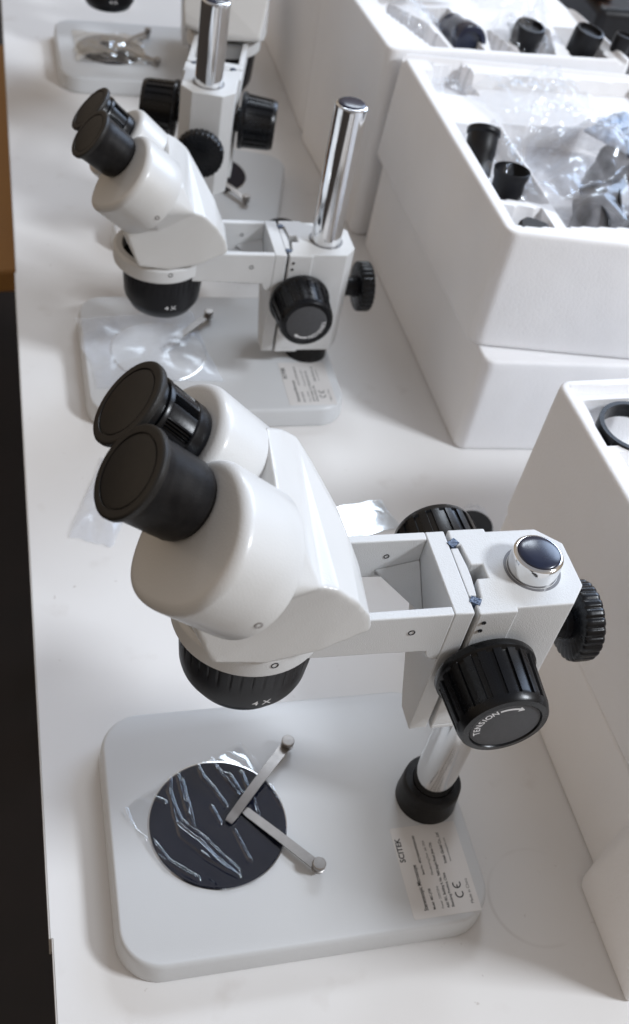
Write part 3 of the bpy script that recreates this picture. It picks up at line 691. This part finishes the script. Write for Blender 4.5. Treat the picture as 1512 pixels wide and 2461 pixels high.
def crumple(name, label, cx, cy, z, rx, ry, h, m, seed, rot=0, sharp=1.0, cat='plastic bag', group=None, nu=70, freq=1.0, flat=0.0):
    """a closed crumpled bag: top sheet domed with sharp folds, bottom sheet nearly flat"""
    bm = bmesh.new(); top = []; n = nu
    cr, sr = math.cos(rot), math.sin(rot)
    def P(u, v, up):
        e = 1-max(abs(u), abs(v))**2.5
        q = Vector((u*2.2*freq+seed*3.1, v*2.2*freq, seed*1.7))
        f = abs(noise.noise(q))*1.3+abs(noise.noise(q*2.1))*0.45*sharp+abs(noise.noise(q*4.3))*0.10*sharp
        edge = 1+0.10*noise.noise(Vector((u*1.5, v*1.5, seed+9)))
        x = u*rx*edge; y = v*ry*edge
        x += 0.06*rx*noise.noise(q*1.3+Vector((5, 0, 0))); y += 0.06*ry*noise.noise(q*1.3+Vector((0, 7, 0)))
        zz = (h*(e**0.6)*(0.55+0.5*noise.noise(q*0.5)) + h*0.55*f*(0.25+0.75*e)) if up else 0.4
        return (cr*x-sr*y, sr*x+cr*y, max(0.4, zz) + (0.3 if up else 0))
    for up in (True, False):
        g = [[bm.verts.new(P(-1+2*i/n, -1+2*j/n, up)) for j in range(n+1)] for i in range(n+1)]
        for i in range(n):
            for j in range(n): bm.faces.new((g[i][j], g[i+1][j], g[i+1][j+1], g[i][j+1]))
        if not up: break
    o = new_obj(name, bm, m, None, loc=(cx, cy, z), smooth=0); o.data.shade_smooth()
    tag(o, label, cat, group); return o
crumple('plastic_bag', 'smooth clear plastic bag spread on the base of the second microscope', 82, 618, 22.2, 62, 56, 9, M['softbag'], 1, rot=0.1, sharp=0.5, freq=0.8, nu=50)
crumple('plastic_bag', 'clear white plastic bag left of the large microscope at the table edge', 28, 428, 0.5, 20, 52, 7, M['softbag'], 5, rot=-0.35, sharp=0.5, freq=0.8, nu=50)
crumple('plastic_bag', 'shiny clear pouch lying flat behind the arm of the large microscope', 262, 390, 0.5, 26, 19, 1.5, M['pouch'], 8, rot=0.2, sharp=0.4, freq=0.8, nu=50)
crumple('plastic_bag', 'crumpled clear bag wrapped over the stage disc of the farthest microscope', 106, 1300, 23.5, 50, 48, 8, M['film'], 11, sharp=1.3, freq=1.3, nu=60)

# small black end cap standing behind the front knob, with a clear wrapper
def end_cap():
    bm = bmesh.new(); lathe(bm, [(18, 0), (18.5, 2), (17, 26), (15.5, 29), (1, 29.5)], 48)
    o = new_obj('dust_cap', bm, M['black_matte'], None, loc=(352, 352, 0.2), smooth=45); tag(o, 'small black dust cap on the table between the large microscope and the near foam box', 'cap')
end_cap()
crumple('plastic_bag', 'small clear wrapper on the table behind the black dust cap', 366, 380, 0.5, 17, 14, 16, M['bag'], 14, nu=40)

# ================================================================== foam boxes
def foam_box(name, label, quad, z0, z1, hfun, draft=4.0, base_off=(0, 0), group='white styrofoam boxes along the right side of the table', st=3.0, parent=None, foot=None):
    """quad: top corners (front-left, front-right, back-right, back-left) in mm, hfun(x,y)->depth below the rim"""
    fl, fr, br, bl = [Vector((*p, 0)) for p in quad]
    cx = sum(p[0] for p in quad)/4; cy = sum(p[1] for p in quad)/4
    W = (fr-fl).length; D = (bl-fl).length
    RR, RE = 11.0, 3.5
    def ticks(L_):
        pre = [0, 0.25, 0.8, 1.6, 2.6, 3.6, 5, 7, 9, 11]
        n = max(2, int((L_-22)/st)); return pre[:-1] + [11+(L_-22)*k/n for k in range(n+1)] + [L_-p for p in pre[::-1][1:]]
    tu, tv = ticks(W), ticks(D); nx, ny = len(tu)-1, len(tv)-1; g = []; bm = bmesh.new()
    for i in range(nx+1):
        col = []
        for j in range(ny+1):
            U, V = tu[i], tv[j]
            a_, b_ = min(U, W-U), min(V, D-V); e = min(a_, b_)
            if a_ < RR and b_ < RR:
                dx, dy = RR-a_, RR-b_; hy = math.hypot(dx, dy)
                if hy > 1e-6:
                    k = max(dx, dy)/hy; na, nb = RR-dx*k, RR-dy*k
                    U = na if U < W/2 else W-na; V = nb if V < D/2 else D-nb
            p = fl.lerp(fr, U/W).lerp(bl.lerp(br, U/W), V/D)
            d = hfun(p.x, p.y, U, V, W, D)
            if e < RE: d = max(d, RE-math.sqrt(max(0, RE*RE-(RE-e)**2)))
            col.append(bm.verts.new((p.x-cx, p.y-cy, z1-max(d, 0))))
        g.append(col)
    for i in range(nx):
        for j in range(ny): bm.faces.new((g[i][j], g[i+1][j], g[i+1][j+1], g[i][j+1]))
    loop = [g[i][0] for i in range(nx+1)] + [g[nx][j] for j in range(1, ny+1)] + [g[i][ny] for i in range(nx-1, -1, -1)] + [g[0][j] for j in range(ny-1, 0, -1)]
    c0 = Vector((0, 0, 0))
    prev = loop
    for z, off in ((z1-10, 0.3), (z0+6, -draft), (z0+3, -draft-0.6), (z0+1, -draft-1.8), (z0, -draft-3.6)):
        cur = []
        for v in loop:
            d = Vector((v.co.x, v.co.y, 0)); k = Vector((math.copysign(1, d.x), math.copysign(1, d.y), 0))
            # push every border point outwards by off, along the side it belongs to
            q = Vector((d.x, d.y, 0)); L_ = q.length
            q = q*(1+off/L_)
            cur.append(bm.verts.new((q.x, q.y, z)))
        n = len(loop)
        for i in range(n): bm.faces.new((prev[i], prev[(i+1) % n], cur[(i+1) % n], cur[i]))
        prev = cur
    bm.faces.new(prev)
    if parent is None:
        o = new_obj(name, bm, M['foam'], None, loc=(cx, cy, 0), smooth=40)
        tag(o, label, 'foam box', group)
    else:
        o = new_obj(name, bm, M['foam'], parent, loc=(cx, cy, 0), smooth=40)
    return o
def sstep(x, a, b):
    t = max(0, min(1, (x-a)/(b-a))); return t*t*(3-2*t)
def rect_cav(x, y, x0, x1, y0, y1, depth, r=4):
    d = min(x-x0, x1-x, y-y0, y1-y); return depth*sstep(d, -1.5, 1.5)
def tri_cav(x, y, poly, depth):
    if not inside((x, y), poly): return 0
    return depth
def hB(x, y, U, V, W, D):
    d = 0
    if V > D-24: d = 5*sstep(V, D-16, D-14)*(1-sstep(V, D-8, D-6)); 
    d = max(d, rect_cav(x, y, 389, 640, 520, 815, 13+5*sstep(x, 395, 470)*(1-sstep(y, 700, 780))))
    d = max(d, tri_cav(x, y, [(402, 838), (441, 846), (448, 792), (398, 795)], 26))
    d = max(d, rect_cav(x, y, 393, 438, 518, 572, 46))
    d = max(d, rect_cav(x, y, 390, 450, 584, 728, 34))
    d = max(d, rect_cav(x, y, 455, 630, 528, 735, 40))
    return d
def hA(x, y, U, V, W, D):
    d = 5*sstep(U, W-20, W-17)*(1-sstep(U, W-10, W-7))
    d = max(d, rect_cav(x, y, 385, 650, 880, 1080, 7))
    for poly, dp in (([(424, 893), (442, 893), (436, 955), (400, 1010), (392, 980)], 30), ([(450, 893), (486, 893), (484, 945), (476, 1005), (440, 1000), (446, 950)], 38), ([(496, 894), (528, 894), (510, 955)], 30), ([(532, 892), (575, 892), (596, 968), (545, 975)], 34), ([(598, 894), (644, 896), (650, 975), (605, 975)], 34)):
        d = max(d, tri_cav(x, y, poly, dp))
    return d
def hC(x, y, U, V, W, D):
    d = 6*sstep(y, 289, 291)*(1-sstep(y, 298, 300))*(1 if x > 349 else 0)
    d = max(d, rect_cav(x, y, 356, 470, 237, 282, 40))
    d = max(d, rect_cav(x, y, 362, 470, 60, 226, 30))
    return d
def hlow(x, y, U, V, W, D): return 0
# box B: two trays stacked
foam_box('foam_box', 'lower white styrofoam box in the middle stack, its ledge showing below the upper one', [(380, 478), (640, 462), (655, 850), (376, 850)], 0, 114, hlow, draft=-0.5)
foam_box('foam_box', 'upper white styrofoam box in the middle stack, open, full of bagged black parts', [(375, 506), (512, 484+0), (640, 836), (374, 858)] and [(375, 506), (660, 462), (655, 842), (374, 858)], 115, 236, hB, draft=-6.0, st=2.6)
foam_box('foam_box', 'rear white styrofoam box, open, with a navy eyepiece tube and loose knobs in its cells', [(362, 864), (668, 876), (640, 1110), (346, 1112)], 0, 236, hA, draft=4, st=2.6)
foam_box('foam_box', 'tall white styrofoam crate behind the open rear box, beside the farthest microscope', [(352, 1118), (640, 1118), (640, 1500), (352, 1500)], 0, 228, hlow, draft=3, st=20)
# box C near right: lower tray with a foot, upper tray
boxC = foam_box('foam_box', 'lower white styrofoam box at the right edge, under the near open one', [(348, -66), (640, -66), (640, 312), (347, 312)], 0, 96, hlow, draft=-1, st=6)
foam_box('foam_box', 'near white styrofoam box at the right edge, open, a black ring in its first cell', [(351, -66), (640, -66), (640, 320), (342.5, 307)], 97, 236, hC, draft=-1.5, st=2.2)
bm = bmesh.new()
fb = [(331, -62), (331, 20), (334, 25), (351, 38), (420, 38), (420, -62)]; ft = [(348.5, -62), (348.5, 20), (348.8, 25), (351, 38), (420, 38), (420, -62)]
fm = [(333, -62), (333, 20), (336, 25), (351, 38), (420, 38), (420, -62)]
rings(bm, [[(x, y, 0.0) for x, y in fb], [(x, y, 12) for x, y in fb], [(x, y, 22) for x, y in fm], [(x, y, 92) for x, y in ft]])
bmesh.ops.translate(bm, vec=-boxC.location/S, verts=bm.verts)
new_obj('corner_foot', bm, M['foam'], boxC, smooth=50, bevel=3, seg=3)

# ================================================================== things in the boxes
def tube_part(name, label, origin, n, prof, m, cat, group=None, rim=None):
    bm = bmesh.new(); mx = axis_mx((0, 0, 0), n); lathe(bm, prof, 56, mx)
    o = new_obj(name, bm, m, None, loc=origin, smooth=40); tag(o, label, cat, group); return o
EY = [(13, 0), (14, 1), (14, 10), (15.5, 12), (15.5, 26), (17, 30), (18, 36), (17.2, 36.6), (16.5, 31), (14, 24), (1, 23)]
def eyep(label, origin, n, sc=1.0):
    return tube_part('loose_eyepiece', label, origin, n, [(r*sc, z*sc) for r, z in EY], M['black_matte'], 'eyepiece', 'loose black eyepieces in the foam boxes')
tube_part('loose_eyepiece', 'ribbed black eyepiece leaning in a clear bag, nearer the back of the middle box', (402, 654, 206), (0.22, 0.66, 0.70), [(12.5, 0), (14.5, 1.5), (14.5, 20), (15.5, 22), (15.5, 38), (15, 40), (17, 42), (17, 46), (16, 47), (13, 45), (2, 45)], M['black_matte'], 'eyepiece', 'loose black eyepieces in the foam boxes')
eyep('black eyepiece with a flared rubber cup, left of the big bag in the middle box', (416, 608, 202), (0.02, 0.1, 1.0), 1.0)
bm = bmesh.new(); prism(bm, [(-14, -9), (16, -12), (19, 2), (2, 14), (-10, 6)], 0, 22)
tag(new_obj('rubber_block', bm, M['rubber'], None, loc=(414, 541, 202), bevel=3, smooth=40), 'black rubber piece in the front left cell of the middle box', 'rubber piece')
crumple('plastic_bag', 'clear bag around the two black eyepieces in the middle box', 428, 662, 204, 32, 62, 36, M['bag'], 21, rot=-0.15, sharp=0.8, nu=60)
crumple('plastic_bag', 'clear bag stuffed in the small back left cell of the middle box', 422, 818, 212, 18, 20, 14, M['bag'], 23, nu=40, sharp=1.4)
crumple('plastic_bag', 'large bright clear bag puffed up at the back of the middle box', 505, 760, 226, 62, 52, 34, M['bag'], 27, rot=0.3, sharp=1.4, nu=80, freq=1.3)
crumple('plastic_bag', 'big smoky plastic bag bulging with black parts in the middle box', 522, 628, 198, 78, 98, 58, M['greybag'], 31, rot=-0.5, sharp=0.5, nu=90, freq=0.7)
for k, (x, y, z, n, sc) in enumerate(((487, 592, 200, (0.7, -0.3, 0.35), 1.25), (520, 570, 200, (-0.8, -0.3, 0.3), 1.2), (520, 625, 206, (0.6, 0.5, 0.4), 1.3), (572, 600, 206, (0.3, -0.8, 0.5), 1.3), (496, 552, 196, (0.9, 0.1, 0.2), 1.1))):
    eyep(('black eyepiece inside the big smoky bag, at its left side', 'black eyepiece inside the big smoky bag, towards the front rim', 'black eyepiece inside the big smoky bag, in its middle', 'black eyepiece inside the big smoky bag, at the right edge of the picture', 'black eyepiece at the nearest corner of the big smoky bag')[k], (x, y, z), n, sc)
crumple('tissue', 'crumpled pale blue tissue on top of the big smoky bag', 560, 672, 246, 34, 30, 16, M['blue_tissue'], 35, rot=0.6, cat='tissue', sharp=1.4, nu=50, freq=1.5)  # crumple of bluish plastic at the top of the bag
# rear box contents
tube_part('eyepiece_tube', 'navy black eyepiece tube lying in the rear box', (478, 985, 216), (-0.02, -0.94, 0.16), [(14, 0), (16, 2), (16, 40), (19, 44), (19.5, 70), (18, 74), (13, 75), (12, 70)], M['navy'], 'eyepiece tube')
KN = [(14, 0), (15, 2), (16.5, 38), (15.5, 42), (13, 42.5), (12, 38), (2, 38)]
for k, (x, y, z, n, sc) in enumerate(((546, 925, 204, (0.05, -0.1, 1), 1.12), (620, 925, 204, (0.12, -0.1, 1), 1.12), (664, 912, 222, (0.1, 0, 1), 0.7))):
    tube_part('loose_eyepiece', ('bubble wrapped dark eyepiece end in the rear box, right of the navy tube', 'bare dark grey eyepiece end in the rear box, between two smaller ones', 'smallest dark eyepiece end at the right rim of the rear box')[k], (x, y, z), n, [(r*sc, h*sc) for r, h in KN], M['black_matte'], 'eyepiece', 'loose dark eyepiece ends in the rear box')
crumple('plastic_bag', 'clear bag over the bubble wrapped eyepiece end in the rear box', 552, 940, 206, 36, 40, 52, M['bag'], 41, nu=50, freq=1.6)
crumple('plastic_bag', 'shiny clear bag left of the navy tube in the rear box', 428, 982, 220, 26, 34, 22, M['bag'], 43, nu=50, sharp=1.3, freq=1.5)
crumple('plastic_bag', 'glaring clear bag at the back of the rear box', 572, 1040, 228, 52, 26, 22, M['bag'], 45, nu=60, sharp=1.3, freq=1.5)
bm = bmesh.new(); box(bm, -26, 26, -22, 22, 0, 26); tag(new_obj('plastic_case', bm, M['grey'], None, loc=(405, 1040, 230), bevel=5), 'dark grey plastic case in the back left corner of the rear box', 'case')
# cable loop above the rear box
bm = bmesh.new()
for q in range(3):
    rr = 20+q*3; rs = []
    for k in range(49):
        a = 2*PI*k/48; c = Vector((rr*math.cos(a), 0.4*rr*math.sin(a)+q*3, 22+rr*math.sin(a)*0.7))
        t = Vector((-math.sin(a), 0.4*math.cos(a), 0.7*math.cos(a))).normalized(); mxx = axis_mx(c, t)
        rs.append([tuple(mxx @ Vector((1.6*math.cos(b*PI/4), 1.6*math.sin(b*PI/4), 0))) for b in range(8)])
    rings(bm, rs)
tag(new_obj('cable', bm, M['black'], None, loc=(462, 1030, 230)), 'coiled thin black cable above the navy tube in the rear box', 'cable')
# near box: black ring in the cell
bm = bmesh.new(); rs = []
lathe(bm, [(24, 0), (27.5, 0), (27.5, 12), (24, 12), (24, 0.01)], 80, cap0=False, cap1=False)
tag(new_obj('black_ring', bm, M['black'], None, loc=(384, 252, 226), smooth=40), 'thin black ring standing out of the first cell of the near foam box', 'ring')
# equipment case behind at the top right
e = empty('equipment_case', (790, 1110, 0)); tag(e, 'black equipment case with an orange handle behind the foam boxes, top right corner', 'case')
bm = bmesh.new(); box(bm, -90, 120, -70, 90, 0, 230); new_obj('case_body', bm, M['black_matte'], e, bevel=10, seg=3)
bm = bmesh.new(); box(bm, -94, -60, -40, 60, 231, 252); new_obj('handle', bm, M['orange'], e, bevel=4)
bm = bmesh.new(); box(bm, -30, 40, -72.5, -70.2, 150, 164); new_obj('latch', bm, M['grey'], e, bevel=1)

scene.render.resolution_x = 629; scene.render.resolution_y = 1024
